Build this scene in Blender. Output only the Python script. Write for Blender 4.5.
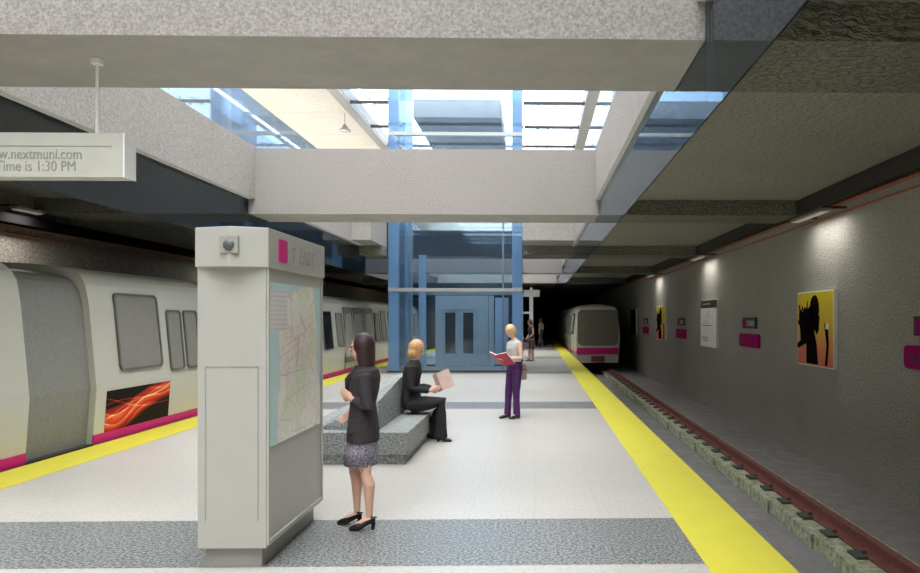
import bpy, bmesh, math, random
from mathutils import Vector, Matrix
random.seed(7)
S = bpy.context.scene
for o in list(bpy.data.objects): bpy.data.objects.remove(o)
# ------------------------------------------------------------------ camera
F = 700.0
cam = bpy.data.objects.new('camera', bpy.data.cameras.new('camera'))
S.collection.objects.link(cam)
cam.location = (0, 0, 1.8)
YAW = math.atan(15/700)
cam.rotation_euler = (math.radians(90), 0, -YAW)
cam.data.sensor_fit = 'HORIZONTAL'; cam.data.sensor_width = 36
cam.data.lens = F/920*36
cam.data.shift_x = -90/920; cam.data.shift_y = 32.5/920
cam.data.clip_start = 0.05; cam.data.clip_end = 400
S.camera = cam
# ------------------------------------------------------------------ world, exposure
w = bpy.data.worlds.new('sky'); S.world = w; w.use_nodes = True
bg = w.node_tree.nodes['Background']
bg.inputs['Color'].default_value = (0.97, 0.98, 1.0, 1)
bg.inputs['Strength'].default_value = 5.5
sun = bpy.data.objects.new('sun', bpy.data.lights.new('sun', 'SUN'))
S.collection.objects.link(sun)
sun.data.energy = 3.0; sun.data.angle = math.radians(50); sun.data.color = (1.0, 0.96, 0.9)
sun.rotation_euler = (math.radians(38), 0, math.radians(8))
S.view_settings.view_transform = 'Standard'; S.view_settings.look = 'None'
S.view_settings.exposure = 0.0; S.view_settings.gamma = 1.0
S.view_settings.use_curve_mapping = False
# ------------------------------------------------------------------ helpers
C = S.collection
def lin(c):
    return tuple(((v/255)/12.92 if v/255 <= .04045 else ((v/255+.055)/1.055)**2.4) for v in c)
class MB:
    """collects shapes and links them as ONE mesh object"""
    def __init__(s): s.v = []; s.f = []; s.m = []; s.mi = 0
    def add(s, vs, fs, mi=None):
        n = len(s.v); s.v += [tuple(v) for v in vs]
        for f in fs: s.f.append([i+n for i in f]); s.m.append(s.mi if mi is None else mi)
        return s
    def box(s, x0, x1, y0, y1, z0, z1, mi=None):
        vs = [(x, y, z) for z in (z0, z1) for y in (y0, y1) for x in (x0, x1)]
        return s.add(vs, [(0,2,3,1),(4,5,7,6),(0,1,5,4),(2,6,7,3),(0,4,6,2),(1,3,7,5)], mi)
    def prism(s, pts, a, b, axis='z', mi=None):
        """polygon pts extruded from a to b; axis z: (x,y) pts, y: (x,z) pts, x: (y,z) pts"""
        n = len(pts)
        def P(p, t): return {'z': (p[0],p[1],t), 'y': (p[0],t,p[1]), 'x': (t,p[0],p[1])}[axis]
        vs = [P(p,a) for p in pts]+[P(p,b) for p in pts]
        fs = [tuple(range(n)), tuple(range(2*n-1, n-1, -1))]
        fs += [(i, i+n, (i+1)%n+n, (i+1)%n) for i in range(n)]
        return s.add(vs, fs, mi)
    def loft(s, rings, cap=True, mi=None, closed=True):
        n = len(rings[0]); vs = [p for r in rings for p in r]; fs = []
        for k in range(len(rings)-1):
            for i in range(n if closed else n-1):
                j = (i+1) % n
                fs.append((k*n+i, k*n+j, (k+1)*n+j, (k+1)*n+i))
        if cap: fs += [tuple(range(n-1,-1,-1)), tuple(range((len(rings)-1)*n, len(rings)*n))]
        return s.add(vs, fs, mi)
    def tube(s, pts, rad, n=10, mi=None, flat=1.0, cap=True):
        """tapered tube through pts; rad one number or one per point; flat squashes one axis"""
        pts = [Vector(p) for p in pts]
        if not isinstance(rad, (list, tuple)): rad = [rad]*len(pts)
        rings = []; prev = None
        for i, p in enumerate(pts):
            d = (pts[min(i+1, len(pts)-1)]-pts[max(i-1, 0)]).normalized()
            if prev is None:
                u = d.cross(Vector((0,1,0)))
                if u.length < .2: u = d.cross(Vector((1,0,0)))
            else: u = prev-d*prev.dot(d)
            u.normalize(); prev = u; q = d.cross(u)
            rings.append([p+u*math.cos(2*math.pi*k/n)*rad[i]+q*math.sin(2*math.pi*k/n)*rad[i]*flat for k in range(n)])
        return s.loft(rings, cap, mi)
    def ell(s, c, r, n=16, m=10, mi=None, rot=None):
        c = Vector(c); R = rot or Matrix.Identity(3); rings = []
        for k in range(1, m):
            t = math.pi*k/m
            rings.append([c+R@Vector((r[0]*math.sin(t)*math.cos(2*math.pi*i/n), r[1]*math.sin(t)*math.sin(2*math.pi*i/n), -r[2]*math.cos(t))) for i in range(n)])
        n0 = len(s.v); s.loft(rings, False, mi)
        b = len(s.v); s.v += [tuple(c+R@Vector((0,0,-r[2]))), tuple(c+R@Vector((0,0,r[2])))]
        for i in range(n):
            s.f.append([n0+(i+1)%n, n0+i, b]); s.m.append(s.mi if mi is None else mi)
            q = n0+(m-2)*n
            s.f.append([q+i, q+(i+1)%n, b+1]); s.m.append(s.mi if mi is None else mi)
        return s
    def build(s, name, mat, parent=None, smooth=False, bevel=0, remesh=0, subsurf=0, loc=None):
        me = bpy.data.meshes.new(name); me.from_pydata(s.v, [], s.f)
        mats = mat if isinstance(mat, (list, tuple)) else [mat]
        for m in mats: me.materials.append(m)
        for p, i in zip(me.polygons, s.m): p.material_index = i
        bm = bmesh.new(); bm.from_mesh(me)
        bmesh.ops.recalc_face_normals(bm, faces=bm.faces); bm.to_mesh(me); bm.free()
        if smooth:
            for p in me.polygons: p.use_smooth = True
        o = bpy.data.objects.new(name, me); C.objects.link(o)
        if loc: o.location = loc
        if parent is not None: o.parent = parent
        if remesh:
            r = o.modifiers.new('r', 'REMESH'); r.mode = 'VOXEL'; r.voxel_size = remesh; r.use_smooth_shade = True
            q = o.modifiers.new('s', 'SMOOTH'); q.factor = .5; q.iterations = 4
        if bevel:
            b = o.modifiers.new('b', 'BEVEL'); b.width = bevel; b.segments = 2; b.limit_method = 'ANGLE'; b.angle_limit = .6
        if subsurf:
            b = o.modifiers.new('ss', 'SUBSURF'); b.levels = subsurf; b.render_levels = subsurf
        return o
def tag(o, label, cat, group=None):
    o['label'] = label; o['category'] = cat
    if group: o['group'] = group
    return o
def struct(o): o['kind'] = 'structure'; return o
def empty(name, loc, label, cat, group=None, rz=0):
    o = bpy.data.objects.new(name, None); C.objects.link(o); o.location = loc; o.rotation_euler = (0,0,rz)
    o.empty_display_size = .1
    return tag(o, label, cat, group)
def copy_tree(o, parent=None):
    c = o.copy(); C.objects.link(c)
    if parent is not None: c.parent = parent
    for ch in list(o.children): copy_tree(ch, c)
    return c
def text_obj(name, body, size, mat, parent, M, extrude=.002, align='LEFT', sx=1.0):
    cu = bpy.data.curves.new(name, 'FONT'); cu.body = body; cu.size = size; cu.extrude = extrude
    cu.align_x = align; cu.materials.append(mat)
    t = bpy.data.objects.new(name+'_tmp', cu); C.objects.link(t)
    dg = bpy.context.evaluated_depsgraph_get(); dg.update()
    me = bpy.data.meshes.new_from_object(t.evaluated_get(dg)); bpy.data.objects.remove(t)
    me.transform(Matrix.Diagonal((sx,1,1,1))); me.transform(M)
    if not me.materials: me.materials.append(mat)
    o = bpy.data.objects.new(name, me); C.objects.link(o); o.parent = parent
    return o
# ------------------------------------------------------------------ materials
def nt(name):
    m = bpy.data.materials.new(name); m.use_nodes = True
    t = m.node_tree; return m, t, t.nodes['Principled BSDF']
def node(t, typ, **kw):
    n = t.nodes.new(typ)
    for k, v in kw.items():
        if k in n.inputs: n.inputs[k].default_value = v
        else: setattr(n, k, v)
    return n
def plain(name, rgb, rough=.5, metal=0, spec=.5, noise=.04, scale=6, bump=0, bscale=60, coat=0):
    m, t, b = nt(name); c = lin(rgb)
    co = node(t, 'ShaderNodeTexCoord')
    n = node(t, 'ShaderNodeTexNoise', Scale=scale, Detail=3.0)
    t.links.new(co.outputs['Object'], n.inputs['Vector'])
    r = node(t, 'ShaderNodeValToRGB'); e = r.color_ramp.elements
    e[0].position = .3; e[1].position = .7
    e[0].color = tuple(v*(1-noise) for v in c)+(1,); e[1].color = tuple(min(1, v*(1+noise)) for v in c)+(1,)
    t.links.new(n.outputs['Fac'], r.inputs['Fac']); t.links.new(r.outputs['Color'], b.inputs['Base Color'])
    b.inputs['Roughness'].default_value = rough; b.inputs['Metallic'].default_value = metal
    b.inputs['Specular IOR Level'].default_value = spec; b.inputs['Coat Weight'].default_value = coat
    if bump:
        n2 = node(t, 'ShaderNodeTexNoise', Scale=bscale, Detail=2.0)
        t.links.new(co.outputs['Object'], n2.inputs['Vector'])
        bp = node(t, 'ShaderNodeBump', Strength=bump, Distance=.02)
        t.links.new(n2.outputs['Fac'], bp.inputs['Height']); t.links.new(bp.outputs['Normal'], b.inputs['Normal'])
    return m
def speckle(name, c1, c2, scale=40, rough=.7, bump=0, bscale=14, bdist=.03, big=.08, spec=.4, stretch=(1,1,1)):
    """fine grained concrete or granite: speckle colour, slow mottling and relief"""
    m, t, b = nt(name); co = node(t, 'ShaderNodeTexCoord')
    n = node(t, 'ShaderNodeTexNoise', Scale=scale, Detail=4.0, Roughness=.7)
    t.links.new(co.outputs['Object'], n.inputs['Vector'])
    r = node(t, 'ShaderNodeValToRGB'); e = r.color_ramp.elements
    e[0].position = .36; e[1].position = .64; e[0].color = lin(c1)+(1,); e[1].color = lin(c2)+(1,)
    t.links.new(n.outputs['Fac'], r.inputs['Fac'])
    n3 = node(t, 'ShaderNodeTexNoise', Scale=.8, Detail=2.0); t.links.new(co.outputs['Object'], n3.inputs['Vector'])
    mr = node(t, 'ShaderNodeMapRange'); mr.inputs['To Min'].default_value = 1-big; mr.inputs['To Max'].default_value = 1+big
    t.links.new(n3.outputs['Fac'], mr.inputs['Value'])
    mx = node(t, 'ShaderNodeMix', data_type='RGBA', blend_type='MULTIPLY'); mx.inputs['Factor'].default_value = 1
    t.links.new(r.outputs['Color'], mx.inputs[6]); t.links.new(mr.outputs['Result'], mx.inputs[7])
    t.links.new(mx.outputs[2], b.inputs['Base Color'])
    b.inputs['Roughness'].default_value = rough; b.inputs['Specular IOR Level'].default_value = spec
    if bump:
        mp = node(t, 'ShaderNodeMapping'); mp.inputs['Scale'].default_value = stretch
        t.links.new(co.outputs['Object'], mp.inputs['Vector'])
        n2 = node(t, 'ShaderNodeTexNoise', Scale=bscale, Detail=2.0, Distortion=.6)
        t.links.new(mp.outputs['Vector'], n2.inputs['Vector'])
        bp = node(t, 'ShaderNodeBump', Strength=bump, Distance=bdist)
        t.links.new(n2.outputs['Fac'], bp.inputs['Height']); t.links.new(bp.outputs['Normal'], b.inputs['Normal'])
    return m
def glass(name, tint, diff, dfac, gfac, rough=.02):
    m = bpy.data.materials.new(name); m.use_nodes = True; t = m.node_tree; t.nodes.clear()
    out = node(t, 'ShaderNodeOutputMaterial'); tr = node(t, 'ShaderNodeBsdfTransparent'); tr.inputs[0].default_value = tint+(1,)
    df = node(t, 'ShaderNodeBsdfDiffuse'); df.inputs[0].default_value = diff+(1,)
    gl = node(t, 'ShaderNodeBsdfGlossy'); gl.inputs['Roughness'].default_value = rough; gl.inputs[0].default_value = (.8,.9,1,1)
    a = node(t, 'ShaderNodeMixShader'); a.inputs[0].default_value = dfac
    b = node(t, 'ShaderNodeMixShader')
    fr = node(t, 'ShaderNodeFresnel', IOR=1.5)
    mu = node(t, 'ShaderNodeMath', operation='MULTIPLY'); mu.inputs[1].default_value = gfac; mu.use_clamp = True
    t.links.new(fr.outputs[0], mu.inputs[0]); t.links.new(mu.outputs[0], b.inputs[0])
    t.links.new(tr.outputs[0], a.inputs[1]); t.links.new(df.outputs[0], a.inputs[2])
    t.links.new(a.outputs[0], b.inputs[1]); t.links.new(gl.outputs[0], b.inputs[2]); t.links.new(b.outputs[0], out.inputs[0])
    return m
def emit(name, rgb, st):
    m, t, b = nt(name); b.inputs['Base Color'].default_value = lin(rgb)+(1,)
    b.inputs['Emission Color'].default_value = lin(rgb)+(1,); b.inputs['Emission Strength'].default_value = st
    return m
STRIPE0, PITCH, STRIPEW = 5.12, 8.93, 1.19
def floor_mat():
    m, t, b = nt('terrazzo floor'); co = node(t, 'ShaderNodeTexCoord')
    sp = node(t, 'ShaderNodeSeparateXYZ'); t.links.new(co.outputs['Object'], sp.inputs[0])
    def M(op, a, bb):
        n = node(t, 'ShaderNodeMath', operation=op)
        for i, q in enumerate((a, bb)):
            if isinstance(q, (int, float)): n.inputs[i].default_value = q
            else: t.links.new(q, n.inputs[i])
        return n.outputs[0]
    y = M('ADD', sp.outputs['Y'], PITCH*4-STRIPE0)
    f = M('MODULO', y, PITCH); stripe = M('LESS_THAN', f, STRIPEW)
    def ramp(scale, a, c, p0=.35, p1=.65, detail=4.0):
        n = node(t, 'ShaderNodeTexNoise', Scale=scale, Detail=detail, Roughness=.75); t.links.new(co.outputs['Object'], n.inputs['Vector'])
        r = node(t, 'ShaderNodeValToRGB'); e = r.color_ramp.elements; e[0].position = p0; e[1].position = p1
        e[0].color = lin(a)+(1,); e[1].color = lin(c)+(1,); t.links.new(n.outputs['Fac'], r.inputs['Fac']); return r.outputs['Color']
    white = ramp(30, (182,176,169), (204,198,189)); gran = ramp(42, (76,80,82), (158,158,156), .42, .58, 2.0)
    br = node(t, 'ShaderNodeTexBrick', Scale=1.0); br.offset = 0; br.inputs['Mortar Size'].default_value = .004
    br.inputs['Brick Width'].default_value = .6; br.inputs['Row Height'].default_value = .3
    br.inputs['Color1'].default_value = (1,1,1,1); br.inputs['Color2'].default_value = (.97,.97,.97,1); br.inputs['Mortar'].default_value = (.88,.88,.88,1)
    t.links.new(co.outputs['Object'], br.inputs['Vector'])
    m1 = node(t, 'ShaderNodeMix', data_type='RGBA', blend_type='MULTIPLY'); m1.inputs['Factor'].default_value = 1
    t.links.new(white, m1.inputs[6]); t.links.new(br.outputs['Color'], m1.inputs[7])
    m2 = node(t, 'ShaderNodeMix', data_type='RGBA'); t.links.new(stripe, m2.inputs['Factor'])
    t.links.new(m1.outputs[2], m2.inputs[6]); t.links.new(gran, m2.inputs[7]); t.links.new(m2.outputs[2], b.inputs['Base Color'])
    b.inputs['Roughness'].default_value = .32; b.inputs['Specular IOR Level'].default_value = .35
    return m
M = dict(
    floor=floor_mat(),
    concrete=speckle('concrete', (134,128,124), (178,171,166), 50, .85, .2, 60, .006, .05),
    smoothc=speckle('smooth concrete', (164,161,156), (174,171,166), 3, .75, 0, 1, .01, .06),
    soffit=speckle('soffit concrete', (140,139,130), (164,163,153), 30, .75, .9, 15, .04, .10),
    outer=speckle('shaded rippled concrete', (104,104,96), (140,139,128), 20, .6, 1.0, 11, .10, .1, .5, (1,1.6,2.0)),  # rippled surface; its darker tone paints in the shade beyond the glass
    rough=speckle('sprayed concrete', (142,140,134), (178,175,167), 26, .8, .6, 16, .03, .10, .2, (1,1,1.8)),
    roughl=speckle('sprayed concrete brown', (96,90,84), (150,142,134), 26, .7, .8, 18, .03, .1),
    bed=speckle('trackbed concrete', (134,129,128), (152,147,146), 3, .85, .2, 20, .01, .1),
    edge=speckle('lit edge concrete', (206,203,194), (232,229,220), 40, .8),  # paints in the light caught by the opening's bottom edge
    plinth=speckle('mossy concrete', (140,146,116), (206,208,178), 9, .9, .8, 12, .05, .15),
    granite=speckle('grey granite', (84,88,88), (172,174,172), 42, .6, .15, 40, .005),
    cream=speckle('cream plaster', (208,200,186), (230,224,212), 10, .8),
    yellow=plain('yellow paint', (214,203,62), .55, noise=.03, scale=3),
    dark=plain('dark steel', (52,50,48), .6),
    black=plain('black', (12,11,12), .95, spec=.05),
    conduit=plain('orange conduit', (168,98,66), .6, noise=.15),
    rust=plain('rusty rail', (128,72,66), .65, noise=.25, scale=12, bump=.2),
    plate=plain('rail plate', (78,82,78), .7),
    white=plain('white metal', (244,244,242), .45),
    signw=plain('sign face', (196,194,184), .5),
    kiosk=plain('kiosk enamel', (178,176,169), .4, noise=.02),
    kioskp=plain('kiosk panel', (162,160,154), .4, noise=.02),
    kioskd=plain('kiosk plinth', (156,155,150), .5),
    emboss=plain('letter grey', (150,150,144), .6),
    pale=plain('pale letter', (158,156,148), .6),
    pink=plain('magenta', (206,0,122), .5, noise=.03),
    pinkd=plain('magenta sign', (160,16,104), .8, spec=.1, noise=.05),
    train=plain('train enamel', (192,190,178), .3, noise=.015, coat=.3),
    trainlow=plain('train lower', (200,198,178), .35, noise=.015),
    bellows=speckle('bellows cloth', (120,119,114), (142,141,136), 45, .6, .1, 40, .005),
    trim=plain('window gasket', (100,99,94), .5),
    pane=plain('train window', (134,131,125), .5, spec=.25),
    panedark=plain('dark window', (18,18,20), .1, spec=.8),
    shield=plain('windscreen', (120,117,108), .3, spec=.4),
    under=plain('underframe', (46,45,44), .8),
    steel=plain('brushed steel', (168,170,170), .35, metal=.6),
    bluesteel=plain('blue grey steel', (170,196,224), .4, noise=.05),
    bluegrey=plain('lift door steel', (176,188,196), .45, noise=.05),
    lamp=emit('lamp tube', (255,250,238), 6),
    hair1=plain('dark brown hair', (52,32,32), .5, noise=.4, scale=40),
    hair2=plain('strawberry blonde hair', (196,150,104), .5, noise=.3, scale=40),
    hair3=plain('blonde hair', (218,182,138), .5, noise=.25, scale=40),
    hair4=plain('brown hair', (120,86,70), .6),
    skin=plain('skin', (222,176,152), .55, noise=.05),
    skint=plain('tanned skin', (182,140,112), .55, noise=.05),
    jacket=plain('charcoal jacket', (54,48,52), .8, noise=.15, scale=30),
    suit=plain('black suit', (30,29,31), .85, noise=.15, scale=30),
    shirt=plain('lilac shirt', (150,146,176), .7),
    shoe=plain('black leather', (26,22,24), .35),
    purple=plain('purple trousers', (66,16,80), .7, noise=.12, scale=20),
    greytop=plain('light grey top', (186,190,186), .8, noise=.08, scale=30),
    dpurple=plain('dark purple top', (66,44,74), .8),
    brownskirt=plain('brown grey skirt', (108,96,94), .8),
    greytr=plain('grey trousers', (122,118,122), .8),
    whshirt=plain('off white shirt', (222,214,200), .8),
    bagb=plain('taupe bag', (142,118,118), .6),
    paper=plain('pinkish paper', (216,186,176), .7, noise=.06, scale=20),
    redcov=plain('red cover', (166,36,58), .5, noise=.1),
    bookw=plain('white pages', (232,226,226), .7),
    lip=plain('lips', (176,88,84), .5), eye=plain('eye', (50,40,40), .3),
    g_sky=glass('skylight glass', (.97,.99,1), (.9,.95,1), .0, .5),
    g_guard=glass('guard glass', (.87,.93,.98), (.42,.6,.9), .05, .8),
    g_baffle=glass('baffle glass', (.62,.74,.80), (.25,.36,.44), .02, 1.0),
    g_lift=glass('lift glass', (.86,.93,.985), (.24,.38,.58), .022, .9),
)
def skirt_mat():
    m, t, b = nt('patterned skirt'); co = node(t, 'ShaderNodeTexCoord')
    v = node(t, 'ShaderNodeTexVoronoi', Scale=85.0); t.links.new(co.outputs['Object'], v.inputs['Vector'])
    r = node(t, 'ShaderNodeValToRGB'); e = r.color_ramp.elements; e[0].position = .3; e[1].position = .55
    e[0].color = lin((62,56,78))+(1,); e[1].color = lin((168,160,176))+(1,)
    t.links.new(v.outputs['Distance'], r.inputs['Fac']); t.links.new(r.outputs['Color'], b.inputs['Base Color']); b.inputs['Roughness'].default_value = .8
    return m
M['skirt'] = skirt_mat()
M['under2'] = plain('smoked dome', (92,94,94), .3)
def grad_mat(name, stops, lo, hi, wave=False):
    """printed gradient over object Z from lo to hi"""
    m, t, b = nt(name); co = node(t, 'ShaderNodeTexCoord'); sp = node(t, 'ShaderNodeSeparateXYZ')
    t.links.new(co.outputs['Object'], sp.inputs[0])
    mr = node(t, 'ShaderNodeMapRange'); mr.inputs['From Min'].default_value = lo; mr.inputs['From Max'].default_value = hi
    t.links.new(sp.outputs['Z'], mr.inputs['Value'])
    r = node(t, 'ShaderNodeValToRGB'); e = r.color_ramp.elements
    e[0].position = stops[0][0]; e[0].color = lin(stops[0][1])+(1,); e[1].position = stops[-1][0]; e[1].color = lin(stops[-1][1])+(1,)
    for p, c in stops[1:-1]:
        q = e.new(p); q.color = lin(c)+(1,)
    t.links.new(mr.outputs['Result'], r.inputs['Fac']); t.links.new(r.outputs['Color'], b.inputs['Base Color']); b.inputs['Roughness'].default_value = .4
    return m
M['poster'] = grad_mat('poster print', [(0,(214,92,84)), (.3,(222,140,72)), (.55,(218,182,40)), (1,(226,204,20))], 0, 1.43)
def ad_mat():
    """black print with glowing red and orange ribbons, laid over object Y (length) and Z (height)"""
    m, t, b = nt('wave advert'); co = node(t, 'ShaderNodeTexCoord'); sp = node(t, 'ShaderNodeSeparateXYZ')
    t.links.new(co.outputs['Object'], sp.inputs[0])
    def Mt(op, a, bb=0.0):
        n = node(t, 'ShaderNodeMath', operation=op)
        for i, q in enumerate((a, bb)):
            if isinstance(q, (int, float)): n.inputs[i].default_value = q
            else: t.links.new(q, n.inputs[i])
        return n.outputs[0]
    y, z = sp.outputs['Y'], sp.outputs['Z']
    cen = Mt('ADD', Mt('MULTIPLY', Mt('SINE', Mt('ADD', Mt('MULTIPLY', y, 2.6), 4.0)), .07), Mt('ADD', Mt('MULTIPLY', y, .15), .19))
    d = Mt('DIVIDE', Mt('SUBTRACT', z, cen), Mt('ADD', .21, Mt('MULTIPLY', y, -.03)))
    fr = Mt('FRACT', Mt('ADD', Mt('MULTIPLY', d, 1.4), Mt('MULTIPLY', Mt('SINE', Mt('MULTIPLY', y, 5.0)), .5)))
    band = Mt('MAXIMUM', Mt('SUBTRACT', 1.0, Mt('ABSOLUTE', d)), 0.0)
    val = Mt('MULTIPLY', Mt('POWER', band, .45), Mt('ADD', .5, Mt('MULTIPLY', Mt('POWER', fr, 3.0), .55)))
    r = node(t, 'ShaderNodeValToRGB'); e = r.color_ramp.elements
    e[0].position = 0.05; e[0].color = lin((16,10,10))+(1,); e[1].position = 1; e[1].color = lin((255,226,170))+(1,)
    for p, c in ((.3,(150,34,22)), (.52,(226,70,44)), (.8,(240,130,84))):
        q = e.new(p); q.color = lin(c)+(1,)
    for a_, b2, c_, ph in ((.36,.10,.05,1.0),(.20,.22,.03,3.0),(.16,.26,.06,.2),(.45,-.12,.05,2.0)):
        ln_ = Mt('ADD', Mt('ADD', Mt('MULTIPLY', y, b2), a_), Mt('MULTIPLY', Mt('SINE', Mt('ADD', Mt('MULTIPLY', y, 3.0), ph)), c_))
        val = Mt('ADD', val, Mt('MULTIPLY', Mt('MAXIMUM', Mt('SUBTRACT', 1.0, Mt('DIVIDE', Mt('ABSOLUTE', Mt('SUBTRACT', z, ln_)), .012)), 0.0), .38))
    t.links.new(val, r.inputs['Fac']); t.links.new(r.outputs['Color'], b.inputs['Base Color']); b.inputs['Roughness'].default_value = .6; b.inputs['Specular IOR Level'].default_value = .15
    return m
M['advert'] = ad_mat()
def map_mat():
    m, t, b = nt('city map print'); co = node(t, 'ShaderNodeTexCoord'); sp = node(t, 'ShaderNodeSeparateXYZ')
    t.links.new(co.outputs['Object'], sp.inputs[0])
    def mix(fac, a, bb):
        n = node(t, 'ShaderNodeMix', data_type='RGBA')
        t.links.new(fac, n.inputs['Factor'])
        for i, q in ((6, a), (7, bb)):
            if isinstance(q, tuple): n.inputs[i].default_value = lin(q)+(1,)
            else: t.links.new(q, n.inputs[i])
        return n.outputs[2]
    def Mt(op, a, bb=0.0):
        n = node(t, 'ShaderNodeMath', operation=op)
        for i, q in enumerate((a, bb)):
            if isinstance(q, (int, float)): n.inputs[i].default_value = q
            else: t.links.new(q, n.inputs[i])
        return n.outputs[0]
    ns = node(t, 'ShaderNodeTexNoise', Scale=3.0, Detail=4.0); t.links.new(co.outputs['Object'], ns.inputs['Vector'])
    off = Mt('MULTIPLY', Mt('SUBTRACT', ns.outputs['Fac'], .5), .3)
    y = Mt('ADD', sp.outputs['Y'], off); z = Mt('ADD', sp.outputs['Z'], off)
    n5 = node(t, 'ShaderNodeTexNoise', Scale=2.4, Detail=1.0); t.links.new(co.outputs['Object'], n5.inputs['Vector'])
    land = mix(Mt('GREATER_THAN', n5.outputs['Fac'], .55), (240,236,226), (228,234,208))
    v = node(t, 'ShaderNodeTexVoronoi', Scale=11.0); v.feature = 'DISTANCE_TO_EDGE'; t.links.new(co.outputs['Object'], v.inputs['Vector'])
    land = mix(Mt('LESS_THAN', v.outputs['Distance'], .022), land, (222,214,208))
    v2 = node(t, 'ShaderNodeTexVoronoi', Scale=4.0); v2.feature = 'DISTANCE_TO_EDGE'; t.links.new(co.outputs['Object'], v2.inputs['Vector'])
    land = mix(Mt('LESS_THAN', v2.outputs['Distance'], .015), land, (232,206,200))
    sea = Mt('MAXIMUM', Mt('LESS_THAN', y, .14), Mt('MAXIMUM', Mt('GREATER_THAN', Mt('ADD', y, Mt('MULTIPLY', z, .25)), 1.28), Mt('GREATER_THAN', Mt('ADD', z, Mt('MULTIPLY', y, -.12)), 1.1)))
    col = mix(sea, land, (196,220,222))
    leg = Mt('MULTIPLY', Mt('MULTIPLY', Mt('LESS_THAN', sp.outputs['Y'], .34), Mt('GREATER_THAN', sp.outputs['Z'], .84)), Mt('LESS_THAN', sp.outputs['Z'], 1.14))
    wv = node(t, 'ShaderNodeTexWave', Scale=9.0); wv.bands_direction = 'Z'; t.links.new(co.outputs['Object'], wv.inputs['Vector'])
    col = mix(leg, col, mix(Mt('GREATER_THAN', wv.outputs['Fac'], .8), (222,220,218), (214,204,202)))
    t.links.new(col, b.inputs['Base Color']); b.inputs['Roughness'].default_value = .25
    return m
M['map'] = map_mat()

# ================================================================== SETTING
H = 1.8
PXL, PXR = -6.25, 1.87            # platform edges
IL, IR = -5.60, 1.24              # sides of the ceiling opening
GL, GR = -5.70, 1.28              # hanging glass
Y0, Y1 = -14.0, 64.0
WL, WR = -9.9, 5.5
ZB, ZS, ZT, ZC = 3.895, 4.20, 5.20, 9.1
BEAMS = [5.23+8.83*(k-2) for k in range(0, 7)]
YE = BEAMS[-1]+STRIPEW         # end of the openings
struct(MB().box(PXL, PXR, Y0, Y1, -1.15, 0).build('floor', M['floor']))
struct(MB().box(PXR-.62, PXR, Y0, Y1, 0, .006).build('trim_1', M['yellow']))
struct(MB().box(PXL, PXL+.62, Y0, Y1, 0, .006).build('trim_2', M['yellow']))
struct(MB().box(PXR, WR, Y0, 64, -1.35, -1.15).build('floor_trackbed', M['bed']))
struct(MB().box(4.35, WR, Y0, 64, -1.15, -1.0).build('floor_walkway', M['bed']))
struct(MB().box(WL, PXL, Y0, 64, -1.35, -1.15).build('floor_trackbed', M['bed']))
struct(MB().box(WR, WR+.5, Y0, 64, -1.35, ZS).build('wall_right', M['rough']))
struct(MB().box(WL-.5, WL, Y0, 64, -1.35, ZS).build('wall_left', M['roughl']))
struct(MB().box(WL-.5, WR+.5, 64, 64.5, -1.35, ZS).build('wall_tunnel_dark', M['black']))  # black sheet closes the tunnel, standing in for its darkness
struct(MB().box(WL-1.7, WR+1.6, Y0-.5, Y0, -1.35, ZC).build('wall_back', M['concrete']))
# slab over the tracks left and right of the opening; far slab
struct(MB().box(IR, WR+1.6, Y0, 64.5, ZS, ZT).build('ceiling', M['soffit']))
struct(MB().box(WL-1.7, IL, Y0, 64.5, ZS, ZT).build('ceiling', M['soffit']))
struct(MB().box(IL, IR, YE, 64.5, ZS, ZT).build('ceiling', M['soffit']))
# pale concrete facing of the opening , bottom face painted brighter as if lit
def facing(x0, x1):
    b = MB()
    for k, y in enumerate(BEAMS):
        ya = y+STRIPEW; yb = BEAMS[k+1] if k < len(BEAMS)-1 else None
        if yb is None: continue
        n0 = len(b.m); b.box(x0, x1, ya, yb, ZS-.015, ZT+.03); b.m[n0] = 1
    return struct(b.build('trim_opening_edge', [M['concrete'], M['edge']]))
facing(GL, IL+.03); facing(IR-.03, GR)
# beams
for k, y in enumerate(BEAMS):
    if k == 4: continue
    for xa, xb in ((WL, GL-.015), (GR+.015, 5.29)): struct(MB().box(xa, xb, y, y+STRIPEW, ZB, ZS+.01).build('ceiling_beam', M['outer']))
    bb = MB().box(GL+.001, GR-.001, y, y+STRIPEW, ZB, ZT); bb.m[0] = 1
    struct(bb.build('ceiling_beam', [M['concrete'], M['smoothc']]))
# landing slab around the lift shaft (third beam line is interrupted by the shaft)
EX0, EX1, EY0, EY1 = -4.93, -.43, 23.62, 26.9
LY0, LY1 = 21.35, 28.0
yb3 = BEAMS[4]
for x0, x1 in ((IL, EX0-.05), (EX1+.05, IR)):
    struct(MB().box(x0, x1, LY0, LY1, ZS, ZT).build('floor_landing', M['concrete']))
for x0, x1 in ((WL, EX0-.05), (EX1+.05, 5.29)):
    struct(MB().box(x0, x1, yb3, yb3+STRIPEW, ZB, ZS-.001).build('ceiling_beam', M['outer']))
struct(MB().box(EX0-.05, EX1+.05, EY1+.05, LY1, ZS, ZT).build('floor_landing', M['concrete']))
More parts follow.
